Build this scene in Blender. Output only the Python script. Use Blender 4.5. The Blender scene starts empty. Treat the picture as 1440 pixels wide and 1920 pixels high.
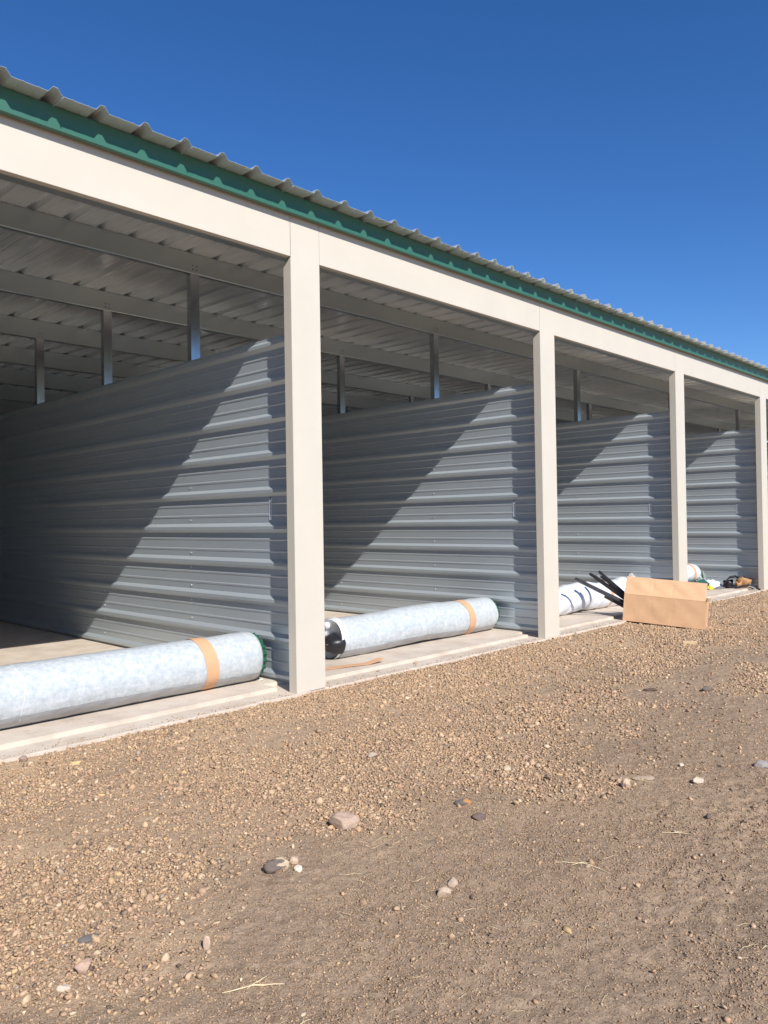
import bpy, bmesh, math, random
import numpy as np
from mathutils import Matrix, Vector
random.seed(7); RNG = np.random.default_rng(11)
SC = bpy.context.scene; COL = SC.collection
W, PW, PD, HH = 3.581, .302, .093, 3.45          # bay pitch, post width, post depth, opening height
K0, K1 = -2, 8                                   # bays built

# ------------------------------------------------------------------ helpers
def link(name, me, mat=None, parent=None, smooth=False):
    o = bpy.data.objects.new(name, me); COL.objects.link(o)
    if mat is not None:
        for m in (mat if isinstance(mat, (list, tuple)) else [mat]): me.materials.append(m)
    if parent is not None: o.parent = parent
    if smooth: me.polygons.foreach_set('use_smooth', [True] * len(me.polygons))
    return o
def mesh(name, vs, fs):
    me = bpy.data.meshes.new(name); me.from_pydata([tuple(map(float, v)) for v in vs], [], fs); me.update(); return me
def obj(name, vs, fs, mat=None, parent=None, smooth=False): return link(name, mesh(name, vs, fs), mat, parent, smooth)
def tag(o, label, cat, group=None, kind=None):
    o['label'] = label; o['category'] = cat
    if group: o['group'] = group
    if kind: o['kind'] = kind
    return o
def empty(name, loc=(0, 0, 0)):
    o = bpy.data.objects.new(name, None); COL.objects.link(o); o.location = loc; o.empty_display_size = .1; return o
class MB:
    def __init__(s): s.v = []; s.f = []
    def add(s, vs, fs):
        n = len(s.v); s.v += [tuple(v) for v in vs]; s.f += [tuple(i + n for i in f) for f in fs]
    def box(s, x0, x1, y0, y1, z0, z1):
        s.add([(x0,y0,z0),(x1,y0,z0),(x1,y1,z0),(x0,y1,z0),(x0,y0,z1),(x1,y0,z1),(x1,y1,z1),(x0,y1,z1)],
              [(0,3,2,1),(4,5,6,7),(0,1,5,4),(1,2,6,5),(2,3,7,6),(3,0,4,7)])
    def prism(s, poly, axis, a0, a1):
        # poly in the two other axes (cyclic order x->(y,z), y->(x,z), z->(x,y)), extruded a0..a1
        n = len(poly); vs = []
        for a in (a0, a1):
            for p, q in poly: vs.append((a, p, q) if axis == 0 else (p, a, q) if axis == 1 else (p, q, a))
        fs = [tuple(range(n))[::-1], tuple(range(n, 2 * n))] + [(i, (i + 1) % n, n + (i + 1) % n, n + i) for i in range(n)]
        s.add(vs, fs)
    def build(s, name, mat, parent=None, smooth=False, bevel=0, seg=1):
        me = mesh(name, s.v, s.f); fix(me, bevel, seg); return link(name, me, mat, parent, smooth)
def fix(me, bevel=0, seg=1):
    bm = bmesh.new(); bm.from_mesh(me); bmesh.ops.recalc_face_normals(bm, faces=bm.faces)
    if bevel: bmesh.ops.bevel(bm, geom=[e for e in bm.edges if e.calc_face_angle(0) > .5], offset=bevel, segments=seg, affect='EDGES', clamp_overlap=True)
    bm.to_mesh(me); bm.free()
def hash2(ix, iy, seed):
    h = (ix.astype(np.int64) * 374761393 + iy.astype(np.int64) * 668265263 + seed * 2147483647) & 0xffffffff
    h = ((h ^ (h >> 13)) * 1274126177) & 0xffffffff
    return ((h ^ (h >> 16)) & 0xffff) / 65535.0
def vnoise(x, y, seed=0):
    ix = np.floor(x); iy = np.floor(y); fx = x - ix; fy = y - iy
    fx = fx * fx * (3 - 2 * fx); fy = fy * fy * (3 - 2 * fy)
    a = hash2(ix, iy, seed); b = hash2(ix + 1, iy, seed); c = hash2(ix, iy + 1, seed); d = hash2(ix + 1, iy + 1, seed)
    return (a * (1 - fx) + b * fx) * (1 - fy) + (c * (1 - fx) + d * fx) * fy - .5
def fbm(x, y, f, oct=4, seed=0, gain=.5):
    r = 0; a = 1
    for i in range(oct): r = r + a * vnoise(x * f + i * 17.3, y * f + i * 5.1, seed + i); f *= 2.03; a *= gain
    return r

# ------------------------------------------------------------------ materials
def new_mat(name):
    m = bpy.data.materials.new(name); m.use_nodes = True; nt = m.node_tree; b = nt.nodes['Principled BSDF']; return m, nt, b
def N(nt, typ, **kw):
    n = nt.nodes.new(typ)
    for k, v in kw.items():
        if k in n.inputs: n.inputs[k].default_value = v
        else: setattr(n, k, v)
    return n
def ramp(nt, fac, stops):
    r = nt.nodes.new('ShaderNodeValToRGB'); e = r.color_ramp.elements
    while len(e) < len(stops): e.new(.5)
    for i, (p, c) in enumerate(stops): e[i].position = p; e[i].color = (*c, 1) if len(c) == 3 else c
    nt.links.new(fac, r.inputs['Fac']); return r
def coords(nt, scale=(1, 1, 1), out='Object'):
    tc = nt.nodes.new('ShaderNodeTexCoord'); mp = nt.nodes.new('ShaderNodeMapping'); mp.inputs['Scale'].default_value = scale
    nt.links.new(tc.outputs[out], mp.inputs['Vector']); return mp.outputs['Vector']
def noise(nt, vec, scale, detail=4, rough=.55):
    n = N(nt, 'ShaderNodeTexNoise', Scale=scale, Detail=detail, Roughness=rough); nt.links.new(vec, n.inputs['Vector']); return n.outputs['Fac']
def bump(nt, b, h, strength, dist):
    n = N(nt, 'ShaderNodeBump', Strength=strength, Distance=dist); nt.links.new(h, n.inputs['Height'])
    prev = b.inputs['Normal'].links
    if prev: nt.links.new(prev[0].from_socket, n.inputs['Normal'])
    nt.links.new(n.outputs['Normal'], b.inputs['Normal']); return n
def simple(name, col, rough=.5, metal=0, var=.06, vscale=6, bmp=0, bscale=60, spec=.5, stretch=(1, 1, 1), coat=0):
    m, nt, b = new_mat(name); v = coords(nt, stretch); f = noise(nt, v, vscale, 5)
    lo = tuple(c * (1 - var) for c in col); hi = tuple(min(1, c * (1 + var)) for c in col)
    r = ramp(nt, f, [(.3, lo), (.7, hi)]); nt.links.new(r.outputs['Color'], b.inputs['Base Color'])
    b.inputs['Roughness'].default_value = rough; b.inputs['Metallic'].default_value = metal; b.inputs['Specular IOR Level'].default_value = spec
    b.inputs['Coat Weight'].default_value = coat
    if bmp: bump(nt, b, noise(nt, v, bscale, 4), bmp, .004)
    return m
def metal_mat(name, col, rough, wav=.25, stretch=(1, 1, 1), metal=.85, mottle=True):
    m, nt, b = new_mat(name); v = coords(nt, stretch)
    if mottle is None:
        r = ramp(nt, noise(nt, v, 1.3, 2), [(.3, tuple(c * .96 for c in col)), (.7, tuple(c * 1.04 for c in col))]); nt.links.new(r.outputs['Color'], b.inputs['Base Color'])
        b.inputs['Metallic'].default_value = metal; b.inputs['Roughness'].default_value = rough; return m
    f = noise(nt, v, 9, 6, .6); r = ramp(nt, f, [(.3, tuple(c * (.9 if mottle else .97) for c in col)), (.7, tuple(c * (1.08 if mottle else 1.02) for c in col))])
    nt.links.new(r.outputs['Color'], b.inputs['Base Color']); b.inputs['Metallic'].default_value = metal
    rr = N(nt, 'ShaderNodeMapRange'); rr.inputs['To Min'].default_value = rough * (.8 if mottle else .95); rr.inputs['To Max'].default_value = rough * (1.25 if mottle else 1.05)
    nt.links.new(noise(nt, v, 25, 4), rr.inputs['Value']); nt.links.new(rr.outputs['Result'], b.inputs['Roughness'])
    bump(nt, b, noise(nt, v, 2.2, 2), wav, .02)
    return m
CREAM = simple('cream_paint', (.60, .55, .46), .42, var=.025, vscale=2.5, bmp=.03, bscale=4)
WALLM = metal_mat('galvalume_wall', (.46, .51, .54), .33, .02, (1, .2, 1), .34, False)
ROOFM = metal_mat('galvalume_roof', (.86, .895, .91), .25, 0, (1, .5, 1), .62, None)
PURLM = metal_mat('galvanised_purlin', (.40, .45, .465), .32, 0, (.4, 1, 1), .7, None)
STRUT = metal_mat('galvanised_strut', (.5, .53, .56), .22, .15, (1, 1, .5), .95)
GREEN = simple('green_trim_paint', (.033, .135, .095), .42, var=.04, vscale=3)
SCREW = simple('screw_zinc', (.75, .76, .78), .3, .7)
FILMW = None
def concrete():
    m, nt, b = new_mat('concrete'); v = coords(nt)
    r = ramp(nt, noise(nt, v, 3.5, 8, .62), [(.28, (.47, .39, .31)), (.5, (.58, .495, .405)), (.75, (.66, .575, .48))])
    # dried mud scattered on the concrete
    st = ramp(nt, noise(nt, coords(nt, (1, 2.2, 1)), 7, 9, .7), [(.60, (0, 0, 0)), (.70, (1, 1, 1))])
    mx = N(nt, 'ShaderNodeMix', data_type='RGBA'); nt.links.new(st.outputs['Color'], mx.inputs['Factor'])
    nt.links.new(r.outputs['Color'], mx.inputs['A']); mx.inputs['B'].default_value = (.42, .32, .23, 1)
    sp = ramp(nt, noise(nt, v, 42, 3, .6), [(.70, (0, 0, 0)), (.735, (1, 1, 1))])
    m2 = N(nt, 'ShaderNodeMix', data_type='RGBA'); nt.links.new(sp.outputs['Color'], m2.inputs['Factor'])
    nt.links.new(mx.outputs['Result'], m2.inputs['A']); m2.inputs['B'].default_value = (.2, .14, .1, 1)
    nt.links.new(m2.outputs['Result'], b.inputs['Base Color']); b.inputs['Roughness'].default_value = .9
    bump(nt, b, noise(nt, v, 90, 6, .6), .35, .003); return m
CONC = concrete()
def ground_mat():
    m, nt, b = new_mat('dirt_and_gravel'); v = coords(nt)
    at = N(nt, 'ShaderNodeAttribute', attribute_name='gravel')
    g = ramp(nt, noise(nt, v, 70, 8, .7), [(.3, (.34, .235, .15)), (.5, (.47, .34, .225)), (.68, (.58, .44, .31))])
    d = ramp(nt, noise(nt, v, 38, 9, .7), [(.3, (.27, .19, .125)), (.5, (.37, .27, .185)), (.7, (.46, .345, .245))])
    mx = N(nt, 'ShaderNodeMix', data_type='RGBA'); nt.links.new(at.outputs['Fac'], mx.inputs['Factor'])
    nt.links.new(d.outputs['Color'], mx.inputs['A']); nt.links.new(g.outputs['Color'], mx.inputs['B'])
    big = ramp(nt, noise(nt, v, 1.1, 5, .6), [(.3, (.84, .84, .85)), (.7, (1.1, 1.09, 1.06))])
    mm = N(nt, 'ShaderNodeMix', data_type='RGBA', blend_type='MULTIPLY'); mm.inputs['Factor'].default_value = 1
    nt.links.new(mx.outputs['Result'], mm.inputs['A']); nt.links.new(big.outputs['Color'], mm.inputs['B'])
    # grit: pale and dark grains
    vo = N(nt, 'ShaderNodeTexVoronoi', Scale=170.0); nt.links.new(v, vo.inputs['Vector'])
    vr = ramp(nt, vo.outputs['Color'], [(0, (.55, .52, .5)), (.35, (.95, .95, .95)), (.8, (1.05, 1.03, 1)), (1, (1.5, 1.45, 1.35))])
    m3 = N(nt, 'ShaderNodeMix', data_type='RGBA', blend_type='MULTIPLY'); m3.inputs['Factor'].default_value = .8
    nt.links.new(mm.outputs['Result'], m3.inputs['A']); nt.links.new(vr.outputs['Color'], m3.inputs['B'])
    nt.links.new(m3.outputs['Result'], b.inputs['Base Color'])
    b.inputs['Roughness'].default_value = .95; b.inputs['Specular IOR Level'].default_value = .15
    bump(nt, b, vo.outputs['Distance'], -.5, .004); bump(nt, b, noise(nt, v, 120, 7, .7), .8, .008); bump(nt, b, noise(nt, v, 22, 5, .6), .6, .02)
    return m
GROUND = ground_mat()
def attr_mat(name, rough=.85):
    m, nt, b = new_mat(name); at = N(nt, 'ShaderNodeAttribute', attribute_name='tint'); v = coords(nt)
    r = ramp(nt, noise(nt, v, 130, 5, .7), [(.25, (.72, .72, .72)), (.75, (1.2, 1.2, 1.2))])
    mx = N(nt, 'ShaderNodeMix', data_type='RGBA', blend_type='MULTIPLY'); mx.inputs['Factor'].default_value = 1
    nt.links.new(at.outputs['Color'], mx.inputs['A']); nt.links.new(r.outputs['Color'], mx.inputs['B'])
    nt.links.new(mx.outputs['Result'], b.inputs['Base Color']); b.inputs['Roughness'].default_value = rough; b.inputs['Specular IOR Level'].default_value = .2
    bump(nt, b, noise(nt, v, 200, 4), .4, .003); return m
STONEM = attr_mat('stones')
def film_mat():
    m, nt, b = new_mat('milky_film_wrap'); v = coords(nt, (1, 1, 1))
    f = noise(nt, v, 28, 7, .7); r = ramp(nt, f, [(.36, (.41, .455, .475)), (.5, (.49, .525, .545)), (.64, (.57, .595, .61))])
    nt.links.new(r.outputs['Color'], b.inputs['Base Color']); b.inputs['Roughness'].default_value = .34
    b.inputs['Coat Weight'].default_value = .25; b.inputs['Coat Roughness'].default_value = .25
    bump(nt, b, noise(nt, coords(nt, (.5, 2, 2)), 10, 5, .6), .4, .014); bump(nt, b, noise(nt, coords(nt, (9, 1.2, 1.2)), 3.5, 3, .5), .5, .006); return m
FILM = film_mat()
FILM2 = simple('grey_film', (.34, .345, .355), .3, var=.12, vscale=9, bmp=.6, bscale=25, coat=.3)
WFILM = simple('white_plastic_sheet', (.70, .72, .76), .38, var=.06, vscale=5, bmp=.5, bscale=14, coat=.2)
CURT = simple('green_curtain_steel', (.02, .11, .06), .4, .2, var=.1)
BLACK = simple('black_plastic', (.016, .016, .02), .4, var=.2)
DARKST = simple('dark_bronze_steel', (.045, .042, .047), .4, .3, var=.25)
def cardboard(name, col):
    m, nt, b = new_mat(name); v = coords(nt)
    r = ramp(nt, noise(nt, v, 7, 6, .6), [(.3, tuple(c * .93 for c in col)), (.7, tuple(c * 1.05 for c in col))])
    nt.links.new(r.outputs['Color'], b.inputs['Base Color']); b.inputs['Roughness'].default_value = .75
    w = N(nt, 'ShaderNodeTexWave', Scale=55.0, Distortion=.4); nt.links.new(v, w.inputs['Vector'])
    bump(nt, b, w.outputs['Fac'], .12, .002); bump(nt, b, noise(nt, v, 5, 3), .25, .02); return m
CARD = cardboard('cardboard', (.66, .405, .225)); CARD2 = cardboard('cardboard_band', (.62, .36, .20))
CARDIN = cardboard('cardboard_inside', (.55, .36, .22))
LEATH = simple('tan_leather', (.42, .22, .09), .6, var=.25, vscale=14, bmp=.3)
STRAWM = simple('straw', (.62, .50, .30), .7, var=.25, vscale=40)
BRK = simple('bracket_zinc', (.42, .46, .42), .45, .35, var=.2, vscale=30)
WOOD = simple('raw_wood', (.62, .46, .26), .7, var=.12, vscale=12, bmp=.2, stretch=(1, 6, 6))
LBLW = simple('label_white', (.72, .75, .8), .5); LBLK = simple('label_black', (.03, .03, .04), .5)
YEL = simple('yellow_plastic', (.75, .58, .06), .5); ORNG = simple('orange_plastic', (.72, .22, .04), .5)

# ------------------------------------------------------------------ camera
r = Vector((.69503741, -.71880083, -.01575979)); u = Vector((.00363189, -.01840944, .99982394)); f = Vector((.7189644, .69497228, .01018465))
cam = bpy.data.cameras.new('camera'); co = bpy.data.objects.new('camera', cam); COL.objects.link(co); SC.camera = co
cam.sensor_fit = 'VERTICAL'; cam.sensor_height = 36; cam.lens = 1450.18 / 1920 * 36; cam.clip_start = .05; cam.clip_end = 3000
co.matrix_world = Matrix(((r.x, u.x, -f.x, -.307), (r.y, u.y, -f.y, -4.741), (r.z, u.z, -f.z, 1.356), (0, 0, 0, 1)))

# ------------------------------------------------------------------ light
to_sun = Vector((-.34, -1, .845)).normalized()
sl = bpy.data.lights.new('sun', 'SUN'); sl.energy = 5.0; sl.angle = math.radians(.53); sl.color = (1, .955, .89)
so = bpy.data.objects.new('sun', sl); COL.objects.link(so); so.rotation_euler = to_sun.to_track_quat('Z', 'Y').to_euler(); so.location = (-5, -15, 15)
wd = bpy.data.worlds.new('World'); SC.world = wd; wd.use_nodes = True; nt = wd.node_tree
sky = nt.nodes.new('ShaderNodeTexSky'); sky.sky_type = 'NISHITA'; sky.sun_disc = False
sky.sun_elevation = math.asin(to_sun.z); sky.sun_rotation = math.atan2(to_sun.x, to_sun.y)
sky.altitude = 1500; sky.air_density = 1.0; sky.dust_density = .25; sky.ozone_density = 4.0
hs = nt.nodes.new('ShaderNodeHueSaturation'); hs.inputs['Saturation'].default_value = 1.24; hs.inputs['Hue'].default_value = .508
nt.links.new(sky.outputs['Color'], hs.inputs['Color']); nt.links.new(hs.outputs['Color'], nt.nodes['Background'].inputs['Color']); nt.nodes['Background'].inputs['Strength'].default_value = .128
SC.view_settings.view_transform = 'Standard'; SC.view_settings.look = 'None'; SC.view_settings.exposure = .22; SC.view_settings.gamma = 1

# ------------------------------------------------------------------ ground
BX = [-2, .57, .83, 1.77, 2.3, 2.93, 3.14, 3.9, 4.8, 6.27, 9, 30]; BY = [-2.3, -2.24, -2.5, -2.2, -2.1, -2.28, -2.6, -2.35, -2.15, -2.5, -2.8, -3.2]
def gravel_mask(x, y):
    yb = np.interp(x, BX, BY) + fbm(x, y, 2.2, 4, 31) * .5
    m = np.clip((y - yb) / .35 + .5, 0, 1)
    for cx, cy, rx, ry, s in ((5.4, -1.15, 1.4, .35, .75), (6.3, -2.0, 2.0, .38, .95), (1.2, -.9, .35, .2, .45), (3.9, -.75, 1.1, .15, .4), (9.5, -1.6, 2.0, .35, .6), (2.2, -.55, .8, .18, .4), (11, -3, 3, .5, .9)):
        dd = np.sqrt(((x - cx) / rx) ** 2 + ((y - cy) / ry) ** 2) + fbm(x, y, 3, 3, 77) * .7
        m = m * (1 - s * np.clip(1.5 - dd, 0, 1))
    return np.clip(m, 0, 1)
def gz(x, y, detail=True):
    base = -.018 - .07 * np.clip(-y / 1.1, 0, 1) + .02 * np.clip((1.6 - x) / 1.5, 0, 1) * np.clip(1 + y / .8, 0, 1)
    fade = np.clip(-y / .25 + .35, .25, 1)
    z = base + fbm(x, y, .5, 3, 3) * .05 * fade + fbm(x, y, 3, 3, 5) * .014 * fade
    if detail:
        m = gravel_mask(x, y)
        z = z + fbm(x, y, 16, 4, 9, .7) * (.006 + .003 * (1 - m)) * fade
        # crumbly tread marks in the dirt, right foreground
        tr = np.clip(1 - np.abs((y + 3.55 + (x - 2.4) * -.12) / .28), 0, 1) * np.clip((x - 1.9) / .4, 0, 1)
        z = z + tr * (fbm(x, y, 27, 3, 15, .8) * .016 - .006)
    return np.where(y > -.02, np.minimum(z, -.012), z)
def axis(lo, hi, step, far):
    a = list(np.arange(lo, hi, step)); s = step; p = hi; out = []
    while p < far: out.append(p); s *= 1.35; p += s
    b = []; s = step; p = lo
    while p > -far: s *= 1.35; p -= s; b.append(p)
    return np.array(b[::-1] + a + out)
xs = np.concatenate([np.array([-900, -400, -180, -80, -40, -20, -12, -7, -4, -2.5, -1.6, -1.2]), np.arange(-1, .27, .025), np.arange(.28, 5.2, .014), np.arange(5.2, 9, .03), np.arange(9, 16, .06), np.array([16.1, 16.4, 17, 18, 20, 23, 28, 36, 50, 80, 160, 400, 900])])
ys = np.concatenate([np.array([-900, -400, -180, -80, -40, -20, -12, -8, -6, -5, -4.7]), np.arange(-4.5, -4.2, .03), np.arange(-4.2, -.9, .014), np.arange(-.9, .13, .02), np.array([.2, .5, 1, 3, 6, 10, 16, 30, 60, 120, 300, 900])])
GXm, GYm = np.meshgrid(xs, ys); near = (GYm > -6) & (GYm < .2) & (GXm > -2) & (GXm < 17)
Z = np.where(near, gz(GXm, GYm), -.09); Z = np.where(GYm > .15, -.12, Z)
nx, ny = len(xs), len(ys); V = np.stack([GXm, GYm, Z], -1).reshape(-1, 3)
me = bpy.data.meshes.new('ground'); me.vertices.add(len(V)); me.vertices.foreach_set('co', V.astype(np.float32).ravel())
i0 = (np.arange(ny - 1)[:, None] * nx + np.arange(nx - 1)[None, :]).ravel(); Q = np.stack([i0, i0 + 1, i0 + nx + 1, i0 + nx], -1)
me.loops.add(Q.size); me.loops.foreach_set('vertex_index', Q.ravel().astype(np.int32)); me.polygons.add(len(Q))
me.polygons.foreach_set('loop_start', np.arange(0, Q.size, 4, dtype=np.int32)); me.polygons.foreach_set('loop_total', np.full(len(Q), 4, np.int32)); me.update(calc_edges=True)
ga = me.attributes.new('gravel', 'FLOAT', 'POINT'); ga.data.foreach_set('value', gravel_mask(V[:, 0], V[:, 1]).astype(np.float32))
go = link('ground', me, GROUND, smooth=True); go['kind'] = 'structure'; go['label'] = 'bare brown dirt yard with gravel in front of the building'

# ------------------------------------------------------------------ gravel stones
def chip_template(n, seed):
    rr = np.random.default_rng(seed); bm = bmesh.new()
    for i in range(n):
        d = rr.normal(size=3); d /= np.linalg.norm(d); bm.verts.new(d * rr.uniform(.7, 1.15))
    res = bmesh.ops.convex_hull(bm, input=bm.verts); bad = [g for g in res['geom_interior'] if isinstance(g, bmesh.types.BMVert)]
    if bad: bmesh.ops.delete(bm, geom=bad, context='VERTS')
    bmesh.ops.triangulate(bm, faces=bm.faces); bm.verts.index_update()
    vs = np.array([v.co[:] for v in bm.verts]); fs = np.array([[v.index for v in f_.verts] for f_ in bm.faces]); bm.free(); return vs, fs
def rock_template(sub, seed, rough=.25):
    bm = bmesh.new(); bmesh.ops.create_icosphere(bm, subdivisions=sub, radius=1); rr = np.random.default_rng(seed)
    planes = [(Vector(rr.normal(size=3)).normalized(), rr.uniform(.55, .85)) for _ in range(7)]
    for v in bm.verts:
        for n, d in planes:
            k = v.co.dot(n) - d
            if k > 0: v.co -= n * k * .92
        v.co *= 1 + rr.normal() * rough * .3
    vs = np.array([v.co[:] for v in bm.verts]); fs = np.array([[v.index for v in f_.verts] for f_ in bm.faces]); bm.free(); return vs, fs
PAL = np.array([(.50,.37,.25),(.56,.43,.31),(.44,.32,.22),(.50,.36,.27),(.40,.30,.215),(.33,.26,.20),(.24,.19,.155),(.46,.31,.22),(.58,.43,.25),(.64,.55,.42),(.12,.10,.09),(.36,.31,.27)])
PAL = PAL * .86 + np.array([.46, .34, .235]) * .14
PROB = np.array([.19, .16, .16, .11, .10, .07, .04, .08, .03, .025, .013, .022]); PROB /= PROB.sum()
def build_stones(name, P, R, sub, label, emb=.2, flat=(.5, .95), smooth=False, pal=None):
    T = [chip_template(9 if sub == 1 else 15, s + 50) for s in range(10)]; n = len(R); kinds = RNG.integers(0, 10, n)
    cols = np.array([1.03, .95, .84]) * (PAL[RNG.choice(len(PAL), n, p=PROB)] if pal is None else pal[RNG.integers(0, len(pal), n)]) * RNG.uniform(.82, 1.15, (n, 1))
    Vs, Fs, Cs = [], [], []; off = 0
    for k in range(10):
        ix = np.where(kinds == k)[0]
        if not len(ix): continue
        tv, tf = T[k]; m = len(ix); sc = R[ix][:, None] * np.stack([np.ones(m), RNG.uniform(.45, 1, m), RNG.uniform(*flat, m)], -1)
        v = tv[None] * sc[:, None, :]
        a = RNG.uniform(0, 6.28, m); b = RNG.normal(0, .3, m); ca, sa, cb, sb = np.cos(a), np.sin(a), np.cos(b), np.sin(b)
        x, y, z = v[..., 0], v[..., 1], v[..., 2]
        y2 = y * cb[:, None] - z * sb[:, None]; z2 = y * sb[:, None] + z * cb[:, None]
        x3 = x * ca[:, None] - y2 * sa[:, None]; y3 = x * sa[:, None] + y2 * ca[:, None]
        v = np.stack([x3 + P[ix, 0][:, None], y3 + P[ix, 1][:, None], z2 + P[ix, 2][:, None] + (sc[:, 2] * (1 - 2 * emb))[:, None] * .6], -1)
        Vs.append(v.reshape(-1, 3)); Fs.append((tf[None] + (np.arange(m) * len(tv))[:, None, None] + off).reshape(-1, 3)); off += m * len(tv)
        Cs.append(np.repeat(cols[ix], len(tv), 0))
    Vs = np.concatenate(Vs); Fs = np.concatenate(Fs); Cs = np.concatenate(Cs)
    me = bpy.data.meshes.new(name); me.vertices.add(len(Vs)); me.vertices.foreach_set('co', Vs.astype(np.float32).ravel())
    me.loops.add(Fs.size); me.loops.foreach_set('vertex_index', Fs.ravel().astype(np.int32)); me.polygons.add(len(Fs))
    me.polygons.foreach_set('loop_start', np.arange(0, Fs.size, 3, dtype=np.int32)); me.polygons.foreach_set('loop_total', np.full(len(Fs), 3, np.int32)); me.update(calc_edges=True)
    at = me.attributes.new('tint', 'FLOAT_COLOR', 'POINT'); at.data.foreach_set('color', np.concatenate([Cs, np.ones((len(Cs), 1))], 1).astype(np.float32).ravel())
    o = link(name, me, STONEM, smooth=smooth); o['kind'] = 'stuff'; o['label'] = label; o['category'] = 'gravel'; return o
CX, CY = -.307, -4.741
def scatter(n, x0, x1, y0, y1, lo, hi, base, dmax, dfall):
    x = RNG.uniform(x0, x1, n); y = RNG.uniform(y0, y1, n); d = np.hypot(x - CX, y - CY)
    ang = np.degrees(np.arctan2(x - CX, y - CY))
    p = base + (1 - base) * gravel_mask(x, y) ** 1.3; p *= np.clip(.62 + 1.3 * (fbm(x, y, 1.7, 3, 99) + .15), .3, 1)
    p *= np.clip((dmax - d) / dfall, 0, 1); keep = (RNG.uniform(0, 1, n) < p) & (ang > -14) & (ang < 86) & (d > 1.6)
    x, y, d = x[keep], y[keep], d[keep]; R = lo * (hi / lo) ** (RNG.uniform(0, 1, len(x)) ** 1.15)
    return np.stack([x, y, gz(x, y)], -1), R
P, R = scatter(180000, -1, 6, -4.6, .02, .0022, .0055, .40, 5.2, 1.2); build_stones('gravel_grit', P, R, 1, 'fine stone grit strewn over the dirt in the foreground')
P, R = scatter(336000, -1, 10, -4.6, .03, .006, .0155, .02, 9.0, 3); build_stones('gravel', P, R, 1, 'tan stone chips covering the dirt by the slab', flat=(.4, .95))
P, R = scatter(110000, 4, 17, -4.6, .03, .010, .021, .04, 17, 5); build_stones('far_gravel', P, R, 1, 'stone chips farther along the building front', flat=(.4, .95))
P, R = scatter(9800, -1, 14, -4.5, 0, .013, .028, .03, 15, 6); build_stones('coarse_gravel', P, R, 2, 'larger stones mixed in the gravel')
n_ = 1500; x_ = RNG.uniform(.3, 15, n_); y_ = -.01 + np.abs(RNG.normal(0, .06, n_)); P = np.stack([x_, y_, np.full(n_, .001)], -1); kp = y_ < .19; kp &= ~np.isin(np.floor((x_ + .03) % W / .34), [0]) | (y_ < -.0)
build_stones('ledge_debris', P[kp], RNG.uniform(.002, .009, n_)[kp], 1, 'bits of gravel and dried mud on the concrete ledge')
P, R = scatter(310000, -1, 6.5, -4.6, -.8, .002, .0075, 1, 6.5, 2.5); build_stones('soil_crumbs', P, R, 1, 'crumbs of dry brown soil over the bare dirt', emb=.35, pal=np.array([(.35,.26,.185),(.40,.30,.215),(.29,.215,.15),(.45,.345,.26)]))

# straw bits
def straw(mb, x, y, L, a, rad, bend, z=None, lift=.002):
    pts = []; n = 6
    for i in range(n + 1):
        t = i / n; xx = x + math.cos(a) * L * (t - .5) - math.sin(a) * bend * math.sin(t * 3.0); yy = y + math.sin(a) * L * (t - .5) + math.cos(a) * bend * math.sin(t * 3.0)
        pts.append((xx, yy))
    pa = np.array(pts); zz = gz(pa[:, 0], pa[:, 1]) + lift + rad
    vs = []; fs = []
    for i, (p, q) in enumerate(pts):
        nx_, ny_ = -math.sin(a), math.cos(a); w = rad * (1 - .5 * abs(2 * i / n - 1))
        vs += [(p - nx_ * w, q - ny_ * w, zz[i]), (p, q, zz[i] + w), (p + nx_ * w, q + ny_ * w, zz[i]), (p, q, zz[i] - w)]
        if i:
            b0 = 4 * (i - 1); b1 = 4 * i
            for j in range(4): fs.append((b0 + j, b0 + (j + 1) % 4, b1 + (j + 1) % 4, b1 + j))
    mb.add(vs, fs)
mb = MB()
for i in range(1500):
    x = random.uniform(.4, 6.5); y = random.uniform(-4.4, -.3)
    if gravel_mask(np.array([x]), np.array([y]))[0] > .5 and random.random() < .7: continue
    straw(mb, x, y, random.choice([.012, .02, .03, .045, .07]), random.uniform(0, 3.14), random.uniform(.0006, .0013), random.uniform(-.008, .008))
o = mb.build('straw', STRAWM); tag(o, 'bits of dry straw scattered over the dirt', 'straw', kind='stuff')
def twig(x, y, L, a, rad, bend, label):
    mb = MB(); straw(mb, x, y, L, a, rad, bend, lift=.004); straw(mb, x + .02, y + .01, L * .4, a + .6, rad * .7, bend * .4, lift=.005)
    tag(mb.build('twig', STRAWM), label, 'twig', 'dry stalks lying on the dirt')
twig(1.126, -2.763, .19, -.62, .0028, .012, 'long pale curved stalk lying in the dirt at the bottom of the yard')
twig(2.534, -3.09, .22, -1.3, .0026, .03, 'forked pale root on the bare dirt in the middle of the foreground')
twig(1.10, -3.02, .10, .25, .002, .01, 'short straight stalk nearest the camera on the dirt')
twig(3.1, -3.25, .13, -1.1, .0022, .015, 'thin kinked stalk on the dirt in the right foreground')

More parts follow.
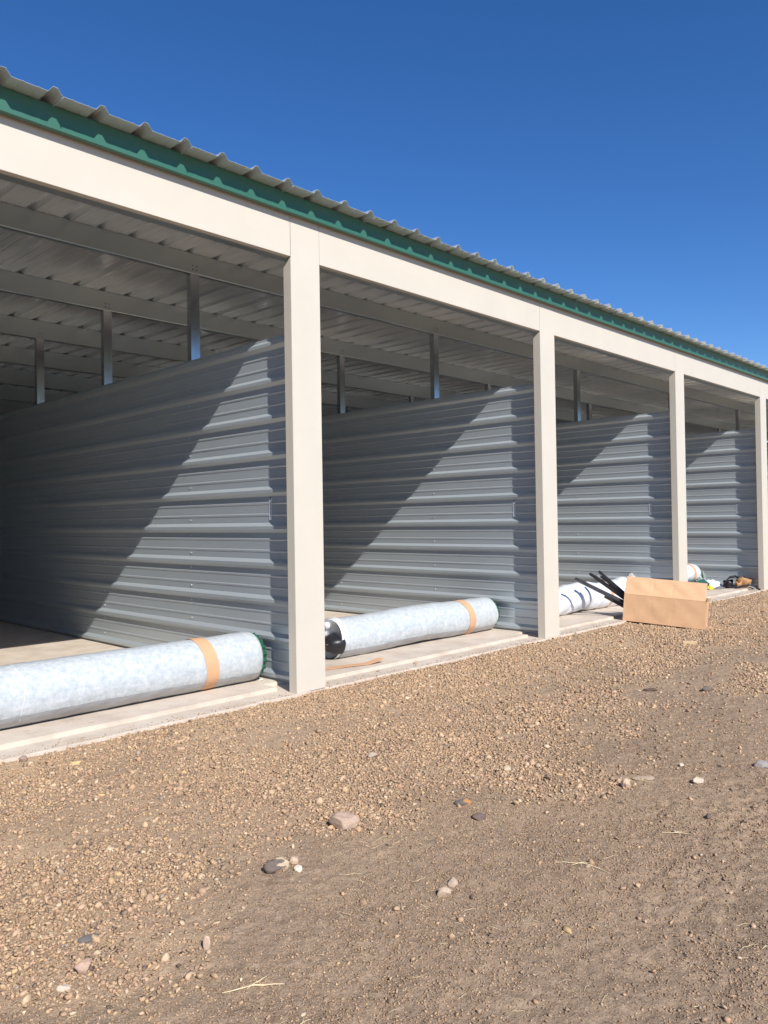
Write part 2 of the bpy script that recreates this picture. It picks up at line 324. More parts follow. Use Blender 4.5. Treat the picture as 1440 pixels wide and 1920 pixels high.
# individual stones
def stone(x, y, size, col, label, seed, rot=0, sub=4, emb=.27, smooth=True, name='stone', zadd=0):
    tv, tf = rock_template(sub, seed, 0 if sub > 3 else .2); c, s = math.cos(rot), math.sin(rot)
    v = tv * np.array(size); q_ = tv * 3.1 + seed; n1 = np.sin(q_[:, 0] * 1.3 + q_[:, 1]) * np.cos(q_[:, 1] * 1.7 + q_[:, 2]) * .07 + np.sin(q_[:, 0] * 4.1) * np.cos(q_[:, 2] * 3.7 + q_[:, 1] * 2.9) * .025; v = v * (1 + n1[:, None])
    x2 = v[:, 0] * c - v[:, 1] * s; y2 = v[:, 0] * s + v[:, 1] * c
    z0 = float(gz(np.array([x]), np.array([y]))[0]) if zadd == 0 else zadd
    me = mesh(name, np.stack([x2, y2, v[:, 2]], -1), [tuple(t) for t in tf.tolist()])
    at = me.attributes.new('tint', 'FLOAT_COLOR', 'POINT')
    cc = np.array([col if (x_ + .2 * z_) < size[0] * .15 or len(col) == 3 else col for x_, z_ in zip(v[:, 0], v[:, 2])]) if len(col) == 3 else np.where((v[:, 0] + .3 * size[0] * (np.sin(v[:, 1] * 150) * .5 + np.sin(v[:, 2] * 230 + v[:, 1] * 90)) > size[0] * .15)[:, None], np.array(col[3:]), np.array(col[:3]))
    at.data.foreach_set('color', np.concatenate([cc, np.ones((len(cc), 1))], 1).astype(np.float32).ravel())
    o = link(name, me, STONEM, smooth=smooth); o.location = (x, y, z0 + size[2] * (1 - 2 * emb)); return tag(o, label, 'stone', 'loose stones lying on the ground')
TAN = (.50, .38, .27); PINK = (.56, .40, .29); WHT = (.66, .58, .45); DRK = (.16, .125, .105); GRY = (.30, .27, .25); YLW = (.62, .45, .22)
for a in [
 (2.145, -2.08, (.075, .056, .046), (.47, .34, .25), 'wide smooth pinkish boulder half sunk in the gravel', 1, -.7),
 (1.655, -2.21, (.058, .036, .036), (*DRK, .52, .40, .27), 'two-toned rock, dark brown and cream, beside two small pale stones', 2, -.5),
 (1.745, -2.205, (.024, .021, .022), PINK, 'rounded pink stone touching the two-toned brown rock', 3, .2),
 (1.70, -2.285, (.023, .017, .015), WHT, 'small jagged white stone in front of the two-toned brown rock', 4, .4),
 (1.984, -2.814, (.032, .024, .023), TAN, 'egg-shaped tan stone on bare dirt, the left and lower of a pair', 5, -.4),
 (2.066, -2.79, (.022, .021, .021), (.48, .37, .27), 'round tan stone on bare dirt, the right and upper of a pair', 6, .1),
 (2.66, -2.47, (.036, .028, .02), (.17, .12, .10), 'flat angular dark brown rock on bare dirt', 7, -.4),
 (3.531, -2.783, (.026, .022, .034), (.58, .43, .31), 'upright cream stone beside a flat tan slab of rock', 8, 0),
 (3.70, -2.80, (.065, .03, .008), (.45, .34, .24), 'long flat tan slab of rock lying in the dirt', 9, -.75),
 (1.475, -.05, (.024, .022, .024), (.36, .26, .20), 'brown pebble at the foot of the concrete at the left edge', 10, 0),
 (1.695, -.26, (.034, .02, .013), YLW, 'orange-yellow flat stone in the gravel near the concrete', 11, -.6),
 (.813, -2.273, (.032, .027, .024), (.50, .34, .25), 'smooth pink stone in the lower left gravel', 12, 0),
 (.726, -2.32, (.022, .017, .011), (.58, .49, .37), 'flat pale stone in the lower left corner', 13, -.5),
 (.907, -2.116, (.04, .02, .012), (.17, .15, .14), 'charcoal black flat stone in the lower left gravel', 14, -.2),
 (1.153, -2.465, (.013, .013, .03), PINK, 'small upright pink stone at the edge of the bare dirt', 15, 0),
 (5.806, -1.851, (.07, .025, .016), (.12, .08, .06), 'curved dark brown bark-like stone in the right-hand dirt', 16, -.8),
 (6.081, -2.211, (.05, .03, .025), DRK, 'dark grey rock near the right edge of the gravel', 17, -.5),
 (3.849, -3.043, (.036, .022, .02), (.55, .45, .34), 'pale angular rock in the right-hand dirt', 18, -.6),
 (4.343, -3.199, (.045, .03, .026), GRY, 'grey rock at the right edge of the yard', 19, -.6),
 (3.375, -3.278, (.018, .014, .014), DRK, 'small black stone in the right foreground dirt', 20, 0),
 (3.027, -1.386, (.034, .026, .02), (.42, .33, .26), 'round brown stone in the middle of the gravel band', 21, 0),
 (3.35, -2.15, (.035, .024, .016), (.52, .42, .28), 'flat yellowish stone at the edge of the gravel band', 22, .3),
 (4.062, -2.86, (.02, .016, .012), WHT, 'small white stone in the right-hand dirt', 23, .3)]:
    stone(*a)
o = stone(2.749, -2.305, (.045, .022, .018), (.15, .13, .115, .48, .24, .10), 'crumpled grey and orange scrap lying where gravel meets dirt', 24, -.7, name='plastic_scrap'); o['category'] = 'scrap'; o['group'] = 'small litter'
for x, y, s, lb in ((4.619, .12, .02, 'small brown pebble on the concrete ledge beside the cardboard strip'), (5.119, .12, .022, 'rounded pinkish pebble on the concrete ledge in the second bay'), (4.012, .11, .013, 'tiny dark pebble on the ledge right of the nearest post')):
    stone(x, y, (s, s * .8, s * .7), (.40, .29, .22), lb, int(s * 1000), zadd=.001)
stone(3.62, .52, (.03, .02, .012), (.8, .74, .64), 'small white stone beside the end of the nearest roll', 31, .3, zadd=.031)

# ------------------------------------------------------------------ slab
def jit(a, b, y, step=.05, amp=.004, seed=0):
    xs_ = np.arange(a, b, step); n_ = fbm(xs_, xs_ * 0 + seed, 6, 3, seed, .6); chips = np.where(vnoise(xs_ * 3.1, xs_ * 0 + 3, seed + 7) > .43, .018, 0)
    return [(float(x), float(y + n_[i] * amp + chips[i])) for i, x in enumerate(xs_)] + [(float(b), float(y))]
XA, XB = K0 * W - .1, K1 * W + PW + .1
def slab_mesh(name, outline, z0, z1, bev):
    mb = MB(); mb.prism(outline, 2, z0, z1); me = mesh(name, mb.v, mb.f); bm = bmesh.new(); bm.from_mesh(me); bmesh.ops.recalc_face_normals(bm, faces=bm.faces)
    es = [e for e in bm.edges if all(abs(v.co.z - z1) < 1e-5 for v in e.verts) and e.calc_face_angle(0) > .5 and all(v.co.y < 1 for v in e.verts)]
    bmesh.ops.bevel(bm, geom=es, offset=bev, segments=2, affect='EDGES', clamp_overlap=True); bm.to_mesh(me); bm.free()
    o = link(name, me, CONC); o['kind'] = 'structure'; return o
slab_mesh('slab', jit(XA, XB, -.012, .05, .016, 2) + [(XB, 15.2), (XA, 15.2)], -.3, 0, .006)['label'] = 'pale concrete foundation slab and front ledge'
# rebuild cleanly: comb outline with a notch round every post
out = [(XA, .37)]
for k in range(K0, K1):
    a, b = k * W + PW + .02, (k + 1) * W - .035
    out += [(a, .37)] + jit(a, b, .205, .05, .005, 5 + k) + [(b, .37)]
out += [(XB, .37), (XB, 15.18), (XA, 15.18)]
slab_mesh('floor', out, -.1, .03, .005)['label'] = 'raised concrete floor inside the storage bays'

# ------------------------------------------------------------------ building
BLD = empty('storage_building'); tag(BLD, 'long open-fronted metal storage building with cream posts, green eave trim and ribbed steel walls', 'building')
def sheet(L0, L1, u0, n, P, rh, rb, rt, t, minor=.004, lap=False, umax=None):
    """ribbed sheet profile in (u,h); returns closed polyline"""
    pts = [(u0 - P / 2, 0)]
    for i in range(n):
        c = u0 + i * P
        if i: 
            for q in (-P / 2 + (-P / 6) + P / 6 * 0,): pass
        pts += [(c - rb, 0), (c - rt, rh), (c + rt, rh), (c + rb, 0)]
        if lap and i % 3 == 1: pts += [(c + rb + .001, -.012), (c + rb + .004, -.012), (c + rb + .005, 0)]
        if i < n - 1 and minor:
            for q in (P * .36, P * .68): pts += [(c + q - .012, 0), (c + q - .005, minor), (c + q + .005, minor), (c + q + .012, 0)]
    pts.append((u0 + (n - 1) * P + P / 2 if umax is None else umax, 0))
    low = [(p, q - t) for p, q in pts][::-1]
    return pts + low
def extrude_profile(poly, fn, L0, L1, nseg=1):
    n = len(poly); vs = []; fs = []
    for s in range(nseg + 1):
        L = L0 + (L1 - L0) * s / nseg
        for p, q in poly: vs.append(fn(p, q, L))
    for s in range(nseg):
        for i in range(n): j = (i + 1) % n; fs.append((s * n + i, s * n + j, (s + 1) * n + j, (s + 1) * n + i))
    h = n // 2
    for b in (0, nseg * n):
        for i in range(h - 1): fs.append((b + i, b + i + 1, b + n - 2 - i, b + n - 1 - i))
    return vs, fs
# posts
pm = MB(); pm.prism([(0, 0), (PD, 0), (PD, 3.388), (.004, 3.4485), (.004, 3.9), (0, 3.9)], 0, 0, PW)
pme = mesh('post', pm.v, pm.f); fix(pme, .0025, 2)
pme.materials.append(CREAM)
for k in range(K0, K1 + 1):
    o = bpy.data.objects.new('post', pme); COL.objects.link(o); o.parent = BLD; o.location = (k * W, 0, 0)
# header: cream cover pieces between posts on one continuous channel
for k in range(K0, K1):
    mb = MB(); mb.box(k * W + PW + .0025, (k + 1) * W - .0008, .0004, .05, HH, 3.9); mb.build('header_cover', CREAM, BLD, bevel=.002)
mb = MB(); mb.box(K0 * W, K1 * W + PW, .052, .16, HH + .012, 3.905); mb.build('header_channel', PURLM, BLD)
mb = MB(); mb.prism([(-.06, 3.773), (-.032, 3.768), (-.032, 3.771), (-.058, 3.776), (-.058, 3.898), (-.002, 3.902), (-.002, 3.914), (-.06, 3.914)], 0, K0 * W - .02, K1 * W + PW + .02); mb.build('eave_trim', GREEN, BLD)
# roof
RP = .2944; nr = int((K1 * W - K0 * W + 1) / RP); off = 1.647 - RP * math.ceil((1.647 - (K0 * W - .2)) / RP)
poly = sheet(0, 0, off, nr, RP, .038, .042, .014, .0016, .0022, True)
vs, fs = extrude_profile(poly, lambda p, q, L: (p, L, 3.917 + .012 * (L + .196) + q), -.196, 15.3, 1)
me = mesh('roof', vs, fs); fix(me); link('roof', me, ROOFM, BLD)
# purlins
PYS = [1.68, 3.46, 5.3, 7.1, 8.9, 10.7, 12.5, 14.3]
for y in PYS:
    zt = 3.913 + .012 * (y + .196); zb = 3.745 + .002 * (y - 1.68); mb = MB()
    mb.prism([(y, zb + .006), (y + .006, zb), (y + .065, zb), (y + .065, zb + .018), (y + .062, zb + .018), (y + .062, zb + .003), (y + .003, zb + .003), (y + .003, zt - .003), (y + .062, zt - .003), (y + .062, zt), (y, zt)], 0, K0 * W + .05, K1 * W + PW - .05)
    mb.build('purlin', PURLM, BLD)
bt = MB(); bt.add([(.006 * math.cos(i * 1.0472), -.0005, .006 * math.sin(i * 1.0472)) for i in range(6)] + [(.006 * math.cos(i * 1.0472), -.006, .006 * math.sin(i * 1.0472)) for i in range(6)], [(i, (i + 1) % 6, 6 + (i + 1) % 6, 6 + i) for i in range(6)] + [tuple(range(6, 12))])
btm = mesh('bolt', bt.v, bt.f); btm.materials.append(simple('dark_bolt', (.10, .10, .10), .5, .4))
for po in [c for c in BLD.children if c.name.startswith('purlin')][:3]:
    y = PYS[[c for c in BLD.children if c.name.startswith('purlin')].index(po)]
    for k in (1, 2):
        for dx, dz in ((.17, .035), (.215, .035), (.17, .075), (.215, .075)):
            b_ = bpy.data.objects.new('bolt', btm); COL.objects.link(b_); b_.parent = po; b_.location = (k * W + dx, y, 3.745 + dz)
# partitions
ZC = [.075 + .3075 * i for i in range(10)]
poly = sheet(0, 0, ZC[0], 10, .3075, .033, .042, .0125, .0015, .005, False, umax=2.905); poly = [(max(p, .032), q) for p, q in poly]
vs, fs = extrude_profile(poly, lambda p, q, L: (-q, L, p), .088, 14.9, 1)
wme = mesh('partition_wall', vs, fs); fix(wme); wme.materials.append(WALLM)
scm = MB(); n = 6
vs = [(-.002, .0105 * math.cos(i * 1.0472), .0105 * math.sin(i * 1.0472)) for i in range(6)] + [(-.0035, .0055 * math.cos(i * 1.0472), .0055 * math.sin(i * 1.0472)) for i in range(6)] + [(-.009, .0055 * math.cos(i * 1.0472), .0055 * math.sin(i * 1.0472)) for i in range(6)]
scm.add(vs, [(i, (i + 1) % 6, 6 + (i + 1) % 6, 6 + i) for i in range(6)] + [(6 + i, 6 + (i + 1) % 6, 12 + (i + 1) % 6, 12 + i) for i in range(6)] + [tuple(range(12, 18))])
sme = mesh('screw', scm.v, scm.f); sme.materials.append(SCREW)
stm = MB(); stm.prism([(.008, .004), (.104, .004), (.104, .02), (.101, .02), (.101, .007), (.011, .007), (.011, .068), (.104, .068), (.104, .071), (.008, .071)], 2, .03, 3.9)
stme = mesh('stud', stm.v, stm.f); fix(stme, 0); stme.materials.append(STRUT)
for k in range(K0, K1 + 1):
    wo = bpy.data.objects.new('partition_wall', wme); COL.objects.link(wo); wo.parent = BLD; wo.location = (k * W + .14, 0, 0)
    for y in PYS:
        so_ = bpy.data.objects.new('stud', stme); COL.objects.link(so_); so_.parent = BLD; so_.location = (k * W + .14, y, 0)
    if 1 <= k <= 4:
        for y in (1.715, 3.495, 5.34)[:3 if k == 1 else 2]:
            for i in range(9):
                for dz in (.075, .245) if (k == 1 and y < 4) else (.075,):
                    s_ = bpy.data.objects.new('screw', sme); COL.objects.link(s_); s_.parent = wo; s_.location = (-.0005, y, ZC[i] - .0 + dz)
    if 1 <= k <= 4:
        y0 = .478; mb = MB(); mb.box(-.0035, -.0062, y0 - .016, y0 + .016, 1.37, 1.565); lab = mb.build('warning_label', LBLW, wo)
        mb = MB(); mb.prism([(y0 - .016, 1.563), (y0 + .016, 1.563), (y0 + .004, 1.548), (y0 + .003, 1.537), (y0 - .003, 1.537), (y0 - .004, 1.548)], 0, -.0062, -.0068)
        mb.box(-.0062, -.0068, y0 - .016, y0 + .016, 1.516, 1.519); mb.box(-.0062, -.0068, y0 - .014, y0 + .012, 1.4, 1.403)
        zz = 1.41
        for j in range(9):
            w_ = (.008, .011, .006, .010, .012, .007, .011, .009, .01)[j]; mb.box(-.0062, -.0068, y0 - w_, y0 + w_ * .8, zz, zz + .0035 + .002 * (j % 3)); zz += .0115
        mb.build('printed_marks', LBLK, lab)
mb = MB(); mb.box(XA, XB, 15.0, 15.03, .03, 4.09); mb.build('back_wall', WALLM, BLD)
for x in (K0 * W - .06, K1 * W + PW + .03):
    mb = MB(); mb.box(x, x + .03, .06, 14.99, 0, 3.9); mb.build('end_wall', CREAM, BLD)

# ------------------------------------------------------------------ rolled door curtains
def tube(x0, x1, cy, cz, rf, nu=72, nx=90, ends=True):
    """surface of revolution-like sleeve; rf(x,theta)->(r, dy, dz)"""
    vs = []; fs = []
    for i in range(nx + 1):
        x = x0 + (x1 - x0) * i / nx
        for j in range(nu):
            t = 2 * math.pi * j / nu; rr, dy, dz = rf(x, t); vs.append((x, cy + dy + rr * math.cos(t), cz + dz + rr * math.sin(t)))
    for i in range(nx):
        for j in range(nu): k = (j + 1) % nu; fs.append((i * nu + j, i * nu + k, (i + 1) * nu + k, (i + 1) * nu + j))
    if ends: fs += [tuple(range(nu)), tuple(range(nx * nu, nx * nu + nu))]
    return vs, fs
def sn(x, t, s): 
    return math.sin(x * 7.3 + s) * math.sin(2 * t + x * 3 + s) * .5 + math.sin(x * 19 + 3 * t + s * 2) * .25 + math.sin(x * 41 + 5 * t) * .12 + .3 * math.exp(-((x % 1.3 - .7) * 9) ** 2) * math.sin(x * 95 + 2.5 * math.sin(3 * t))
def flatb(rr, t, fl):   # press the underside flat
    z = rr * math.sin(t)
    return rr if z > -fl else fl / abs(math.sin(t))
def door_roll(name, label, x0, x1, cy, cz, R0, mat, amp, seed, bands, sag=None, green=True, floor=.031):
    root = empty(name, ((x0 + x1) / 2, cy, floor)); tag(root, label, 'door roll', 'wrapped door curtain rolls lying in the bays')
    inv = Vector((-root.location.x, -root.location.y, -root.location.z))
    def put(nm, vs, fs, m, smooth=True):
        o = obj(nm, [(a + inv.x, b + inv.y, c + inv.z) for a, b, c in vs], fs, m, root, smooth); return o
    sg = sag or (lambda x: 0)
    def rf(x, t):
        e = 1 - .03 * max(0, 1 - (x1 - x) / .05) ** 2; rr = R0 * e + amp * sn(x, t, seed); return rr, 0, sg(x)
    vs, fs = tube(x0, x1, cy, cz, rf, 80, 150); vs = [(a, b, max(c, floor + .002)) for a, b, c in vs]
    put('plastic_wrap', vs, fs, mat)
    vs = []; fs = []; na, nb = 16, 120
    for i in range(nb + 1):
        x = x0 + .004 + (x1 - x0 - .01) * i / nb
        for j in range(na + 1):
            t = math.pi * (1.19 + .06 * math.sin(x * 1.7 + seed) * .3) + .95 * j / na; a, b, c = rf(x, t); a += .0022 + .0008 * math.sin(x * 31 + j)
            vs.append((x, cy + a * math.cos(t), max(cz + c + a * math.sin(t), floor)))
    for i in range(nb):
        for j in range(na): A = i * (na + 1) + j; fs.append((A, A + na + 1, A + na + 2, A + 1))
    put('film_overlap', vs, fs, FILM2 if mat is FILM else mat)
    for bx, bw, ang in bands:
        def rb(x, t): 
            a, b, c = rf(x, t); return a + .004 + .001 * math.sin(9 * t), b, c
        vs, fs = tube(bx, bx + bw, cy, cz, rb, 80, 6, False); vs = [(a + ang * math.sin(math.atan2(c - cz, b - cy)), b, max(c, floor + .001)) for a, b, c in vs]
        put('cardboard_band', vs, fs, CARD2)
    if green:
        vs, fs = [], []
        for ri, rr0 in enumerate((R0 - .021, R0 - .042, R0 - .065, R0 - .09)):
            v, f_ = tube(x1 - .06, x1 + .045 - ri * .004, cy, cz, lambda x, t: (rr0 + .008 * math.cos(19 * t + ri), 0, sg(x)), 240, 2, False)
            n0 = len(vs); vs += v; fs += [tuple(i + n0 for i in q) for q in f_]
        v, f_ = tube(x0 - .02, x1 + .06, cy, cz, lambda x, t: (.03, 0, 0), 20, 2)
        put('curtain_coil', vs, fs, CURT)
        put('axle', v, f_, BRK)
    return root, put
r1, put = door_roll('door_roll', 'long pale film-wrapped roll with one orange-brown band, lying in the nearest bay at left', .93, 3.58, .62, .232, .203, FILM, .0038, 1.0, [(3.03, .115, -.02)])
vs, fs = tube(1.66, 1.664, .62, .232, lambda x, t: (.2065, 0, 0), 80, 1, False); put('string', [(a + .012 * math.sin(3 * math.atan2(c - .23, b - .6)), b, c) for a, b, c in vs], fs, LBLW)
def sag2(x): t = (x - 4.55) / 2.7; return -.012 * math.sin(t * 9) * (1 if t < .7 else .3)
r2, put = door_roll('door_roll', 'film-wrapped roll in the second bay, its open near end showing black plastic', 4.70, 7.17, .83, .225, .196, FILM, .005, 2.4, [(6.62, .11, -.03)], sag2)
# open near end of roll 2: white liner collar, black cap
vs, fs = tube(4.655, 4.74, .83, .225, lambda x, t: (.2 - .03 * max(0, math.sin(t + .9)) * (4.74 - x) * 10 + .004 * math.sin(3 * t), 0, .0), 60, 4, False); put('white_collar', vs, fs, WFILM)
vs, fs = tube(4.664, 4.674, .83, .225, lambda x, t: (.186 + .004 * math.sin(7 * t), 0, 0), 48, 1); put('white_liner', vs, fs, WFILM)
def cap(x, t): q = (x - 4.54) / .15; return .112 * math.sqrt(max(.01, 1 - (1 - q) ** 2)) * (1 + .16 * math.sin(2 * t + 1.2) + .05 * math.sin(5 * t)), -.085, -.04
vs, fs = tube(4.541, 4.69, .83, .225, cap, 48, 12); put('black_cap', vs, fs, BLACK)
vs, fs = tube(4.60, 4.69, .92, .33, lambda x, t: (.07 + .02 * math.sin(3 * t), -.03, -.01), 30, 3); put('loose_film', vs, fs, WFILM)
# steel end bracket beside roll 2
def bracket(root, put, x, y, z, s=1):
    mb = MB(); P_ = [(x, y + .0, z), (x + .02 * s, y - .02, z + .185 * s), (x + .11 * s, y - .0, z + .175 * s), (x + .115 * s, y - .19 * s, z + .001)]
    vs = P_ + [(a + .004, b + .012, c) for a, b, c in P_]; mb.add(vs, [(0, 1, 2, 3), (4, 7, 6, 5), (0, 4, 5, 1), (1, 5, 6, 2), (2, 6, 7, 3), (3, 7, 4, 0)])
    b = put('end_bracket', mb.v, mb.f, BRK, False)
    mb = MB(); A = P_[2]; B = P_[3]; vs = [(A[0] - .004, A[1] - .006, A[2] + .006), (A[0] + .02, A[1] - .006, A[2]), (B[0] + .024, B[1] - .004, B[2]), (B[0] - .002, B[1] - .004, B[2])]
    vs += [(a, b_ + .016, c) for a, b_, c in vs]; mb.add(vs, [(0, 1, 2, 3), (4, 7, 6, 5), (0, 4, 5, 1), (1, 5, 6, 2), (2, 6, 7, 3), (3, 7, 4, 0)])
    put('bracket_flange', mb.v, mb.f, LBLW, False)
bracket(r2, put, 7.24, .87, .032)
r3, put = door_roll('door_roll', 'baggy white plastic-wrapped roll in the third bay, behind dark metal strips', 8.15, 10.72, .86, .222, .19, WFILM, .017, 4.1, [(9.98, .07, 0)], lambda x: .02 * math.sin(x * 4.2))
r4, put = door_roll('door_roll', 'white-wrapped roll end in the fourth bay, raised on dark green material', 11.0, 13.28, .86, .345, .158, WFILM, .008, 5.2, [(13.02, .09, -.02)], None, True)
vs, fs = tube(12.2, 13.5, .74, .12, lambda x, t: (.085 + .012 * math.sin(4 * t + x * 9), 0, 0), 36, 20); put('green_bundle', vs, fs, simple('dark_teal_sheet', (.02, .09, .075), .35, var=.4, vscale=12))

# ------------------------------------------------------------------ cardboard box
BO = Vector((9.085, .05, .001)); U = Vector((.29, -.95, -.075)); Vv = Vector((.014, -.026, .345)); Wd = Vector((.95, .29, .02)) * .40; T = .005
box = empty('cardboard_box', BO + U * .5); tag(box, 'long brown cardboard box with its top flap raised, on the ledge before the third post', 'box')
def panel(name, o, a, b, th, mat, na=14, nb=6, amp=.004, seed=1):
    n = a.cross(b).normalized(); vs = []; fs = []
    for s in (0, 1):
        for i in range(na + 1):
            for j in range(nb + 1):
                p, q = i / na, j / nb; w = amp * (math.sin(p * 9 + seed) * math.sin(q * 5 + seed * 2) + .5 * math.sin(p * 23 + q * 7 + seed) - .35 * math.exp(-((p - .345 - .012 * math.sin(q * 4 + seed)) * 70) ** 2) - .28 * math.exp(-((p - .60 + .01 * math.sin(q * 5 + seed)) * 60) ** 2)) * (4 * p * (1 - p)) ** .3 * (4 * q * (1 - q)) ** .5
                v = o + a * p + b * q + n * (w + (th if s else 0)) - box.location; vs.append(tuple(v))
    m = (na + 1) * (nb + 1)
    for i in range(na):
        for j in range(nb):
            A = i * (nb + 1) + j; fs += [(A, A + 1, A + nb + 2, A + nb + 1), (m + A, m + A + nb + 1, m + A + nb + 2, m + A + 1)]
    for i in range(na):
        A = i * (nb + 1); B = A + nb + 1; fs += [(A, B, m + B, m + A), (A + nb, m + A + nb, m + B + nb, B + nb)]
    for j in range(nb): fs += [(j, m + j, m + j + 1, j + 1), (na * (nb + 1) + j, na * (nb + 1) + j + 1, m + na * (nb + 1) + j + 1, m + na * (nb + 1) + j)]
    return obj(name, vs, fs, mat, box)
panel('front_panel', BO, U, Vv, T, CARD, 90, 8, .003, 1)
panel('back_panel', BO + Wd, U, Vv, T, CARDIN, 10, 4, .004, 2)
panel('bottom_panel', BO + Vector((0, 0, -.001)), U, Wd, T, CARDIN, 10, 4, 0, 3)
panel('end_panel', BO + U * .995, Vv, Wd, T, CARD, 6, 4, .003, 4)
fl = Vector((.125, .02, .215)); panel('top_flap', BO + Vv + Vector((-.001, 0, .002)), U * .985, fl, T, CARD, 90, 8, .006, 6)
panel('side_flap', BO + U + Vv + Wd * .02, Vector((.01, .0, -.01)) + Wd * .95, Vector((.03, -.05, .06)), T, CARD, 5, 3, .002, 8)

# dark steel strips sticking out of the box's open end
def strip(p, q, w, label, tw=0, roll=0):
    p, q = Vector(p), Vector(q); d = (q - p).normalized(); a = d.cross(Vector((0, 0, 1))).normalized(); b = a.cross(d)
    c, s = math.cos(roll), math.sin(roll); a, b = a * c + b * s, b * c - a * s
    prof = [(0, 0), (w, 0), (w, .004), (.004, .004), (.004, w * .75), (0, w * .75)]
    vs = []; fs = []; n = len(prof); S_ = 8
    for i in range(S_ + 1):
        t = i / S_; o = p + (q - p) * t; ta = tw * t; ca, sa = math.cos(ta), math.sin(ta)
        for g, h in prof: gg = g * ca - h * sa; hh = g * sa + h * ca; vs.append(tuple(o + a * gg + b * hh - p))
        if i:
            for j in range(n): k = (j + 1) % n; fs.append(((i - 1) * n + j, (i - 1) * n + k, i * n + k, i * n + j))
    fs += [(0, 1, 2, 3), (0, 3, 4, 5), tuple(S_ * n + j for j in (0, 1, 2, 3)), tuple(S_ * n + j for j in (0, 3, 4, 5))]
    o = obj('metal_strip', vs, fs, DARKST); o.location = p; fix(o.data); tag(o, label, 'metal strip', 'dark metal strips poking out of the cardboard box')
strip((9.34, -.12, .10), (9.23, .47, .60), .05, 'steepest dark metal strip, its tip highest above the box opening')
strip((9.42, -.05, .12), (8.94, .44, .585), .055, 'dark metal strip with the second highest tip, leaning left out of the box', roll=.6)
strip((9.40, -.10, .05), (8.99, .40, .535), .075, 'broad twisted dark strip crossing in front of the others', .5, .3)
strip((9.36, -.06, .10), (8.60, .46, .54), .055, 'lowest grey-lit metal strip, reaching farthest left over the white roll', .3, -.3)
strip((9.30, -.02, .06), (9.18, .36, .27), .055, 'short dark metal strip low at the mouth of the box', 0, .8)

strip((9.33, .05, .2), (8.98, .30, .56), .04, 'dark metal strip crossing behind the others near their tips', -.6, 1.2)
vs = []; fs = []
for i in range(28):
    a = 2 * math.pi * i / 28
    for q in (1, .72): vs.append(tuple(BO + U * (.31 + .022 * q * math.cos(a)) + Vv * (.93 + .045 * q * math.sin(a)) + U.cross(Vv).normalized() * -.006 - box.location))
for i in range(28): j = (i + 1) % 28; fs.append((2 * i, 2 * i + 1, 2 * j + 1, 2 * j))
obj('printed_stamp', vs, fs, simple('brown_print', (.30, .17, .09), .8), box)
# cardboard strip on ledge in bay 2
def ribbon(name, pts, w, th, mat):
    vs = []; fs = []
    for i, (x, y, z, a) in enumerate(pts):
        nx_, ny_ = -math.sin(a), math.cos(a)
        for s in (-1, 1):
            for h in (0, th): vs.append((x + nx_ * s * w / 2, y + ny_ * s * w / 2, z + h))
        if i:
            A = 4 * (i - 1); B = 4 * i
            for p, q in ((0, 1), (1, 3), (3, 2), (2, 0)): fs.append((A + p, A + q, B + q, B + p))
    fs += [(0, 1, 3, 2), (len(vs) - 4, len(vs) - 3, len(vs) - 1, len(vs) - 2)]
    return obj(name, vs, fs, mat)
o = ribbon('cardboard_strip', [(3.95, .55, .034, -.3), (4.15, .50, .036, -.25), (4.35, .44, .034, -.28), (4.52, .39, .038, -.25), (4.68, .34, .036, -.2), (4.78, .32, .05, -.15), (4.86, .31, .064, -.1)], .085, .004, CARD2)
tag(o, 'flat brown cardboard strip on the concrete before the second roll, one end lifted', 'cardboard')

# wood offcut
mb = MB(); mb.box(-.075, .075, -.02, .02, 0, .035); o = mb.build('wood_block', WOOD, bevel=.002); o.location = (8.16, -1.21, float(gz(np.array([8.16]), np.array([-1.21]))[0])); o.rotation_euler = (.1, 0, -1.0)
tag(o, 'short offcut of pale wood lying in the gravel below the cardboard box', 'wood block')

# crumpled scraps
def crumple(name, loc, size, mat, label, cat, seed, group='small litter', n=14, amp=.5):
    rr = np.random.default_rng(seed); vs = []; fs = []
    for i in range(n):
        for j in range(n):
            p, q = i / (n - 1) - .5, j / (n - 1) - .5; e = max(0, 1 - 3.2 * (p * p + q * q))
            vs.append(((p + rr.normal() * .03) * size[0], (q + rr.normal() * .03) * size[1], size[2] * (e * (.5 + amp * rr.uniform()) + .03)))
    m = n * n; vs += [(a, b, max(0, c - .004)) for a, b, c in vs]
    for i in range(n - 1):
        for j in range(n - 1): A = i * n + j; fs += [(A, A + n, A + n + 1, A + 1), (m + A, m + A + 1, m + A + n + 1, m + A + n)]
    o = obj(name, vs, fs, mat); o.location = loc; tag(o, label, cat, group); return o
crumple('plastic_scrap', (13.95, .80, .031), (.55, .40, .15), LBLW, 'crumpled white plastic on the floor right of the raised roll end', 'scrap', 3)
crumple('plastic_scrap', (13.60, .68, .031), (.16, .14, .08), YEL, 'small yellow plastic scrap just right of the cardboard box', 'scrap', 4)
crumple('plastic_scrap', (13.85, .60, .031), (.34, .16, .05), simple('grey_sheet', (.22, .2, .22), .5), 'flat dark grey scrap in front of the yellow one', 'scrap', 5)
crumple('plastic_bundle', (13.66, .86, .031), (.20, .26, .36), simple('clear_green_film', (.34, .42, .38), .3, var=.3), 'grey-green crumpled film standing at the raised roll end', 'plastic', 6)
crumple('plastic_scrap', (14.2, .95, .031), (.3, .22, .04), LBLW, 'thin white film scrap lying flat by the fourth wall', 'scrap', 8)
crumple('plastic_tuft', (10.86, .80, .40), (.16, .10, .09), simple('clear_film', (.45, .45, .44), .3, var=.4), 'twisted tuft of clear film on the hidden end of the third roll', 'plastic', 7)

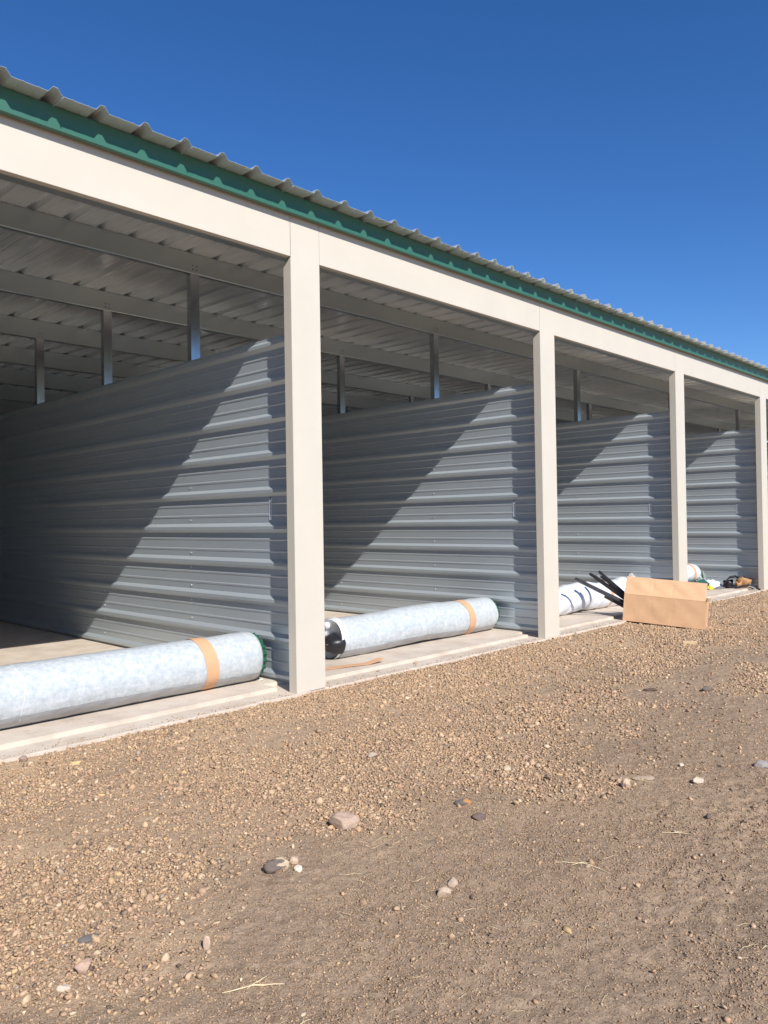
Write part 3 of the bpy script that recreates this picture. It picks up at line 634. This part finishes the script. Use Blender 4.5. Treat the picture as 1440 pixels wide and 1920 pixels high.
# tool belt
tb = empty('tool_belt', (14.15, .38, .031)); tag(tb, 'brown leather tool pouch with black straps lying open beside the farthest clear post', 'tool belt')
def pouch(cx, cy, a, h, mat, name, seed):
    vs = []; fs = []; n = 24
    for lvl, (rr, zz) in enumerate(((.55, 0), (.95, .3), (1, .7), (1.08, 1), (.98, 1), (.88, .65), (.5, .12))):
        for j in range(n):
            t = 2 * math.pi * j / n; w = 1 + .10 * math.sin(3 * t + seed); vs.append((cx + a[0] * rr * math.cos(t) * w, cy + a[1] * rr * math.sin(t) * w, h * zz * (1 + .16 * math.sin(2 * t + seed))))
        if lvl:
            A = (lvl - 1) * n; B = lvl * n
            for j in range(n): k = (j + 1) % n; fs.append((A + j, A + k, B + k, B + j))
    fs.append(tuple(range(n))[::-1]); fs.append(tuple(range(6 * n, 7 * n))); return obj(name, vs, fs, mat, tb, True)
pouch(.13, -.06, (.20, .11), .165, LEATH, 'leather_pouch', 1); pouch(-.14, .12, (.10, .08), .13, BLACK, 'black_pouch', 2); pouch(-.10, -.04, (.07, .05), .12, LEATH, 'leather_pocket', 4)
def loop(pts, rad, name, mat):
    vs = []; fs = []; n = len(pts)
    for i, p in enumerate(pts):
        for s in ((-rad[0], 0), (0, rad[1]), (rad[0], 0), (0, -rad[1])): vs.append((p[0] + s[0] * .5, p[1] + s[0] * .6, p[2] + s[1]))
        if i:
            for j in range(4): k = (j + 1) % 4; fs.append((4 * i - 4 + j, 4 * i - 4 + k, 4 * i + k, 4 * i + j))
    return obj(name, vs, fs, mat, tb)
loop([(-.30, .16, .02), (-.27, .13, .12), (-.19, .08, .20), (-.08, .02, .215), (.0, -.06, .15), (.03, -.16, .08), (0, -.2, .02), (.08, -.26, .015), (.16, -.24, .03)], (.02, .022), 'belt', BLACK)
loop([(-.2, -.02, .015), (-.12, -.12, .05), (-.04, -.2, .06), (.02, -.3, .01), (.1, -.34, -.02)], (.02, .018), 'strap', BLACK)
loop([(-.05, -.18, .05), (-.06, -.26, .03), (-.04, -.31, .0)], (.012, .01), 'buckle', SCREW)
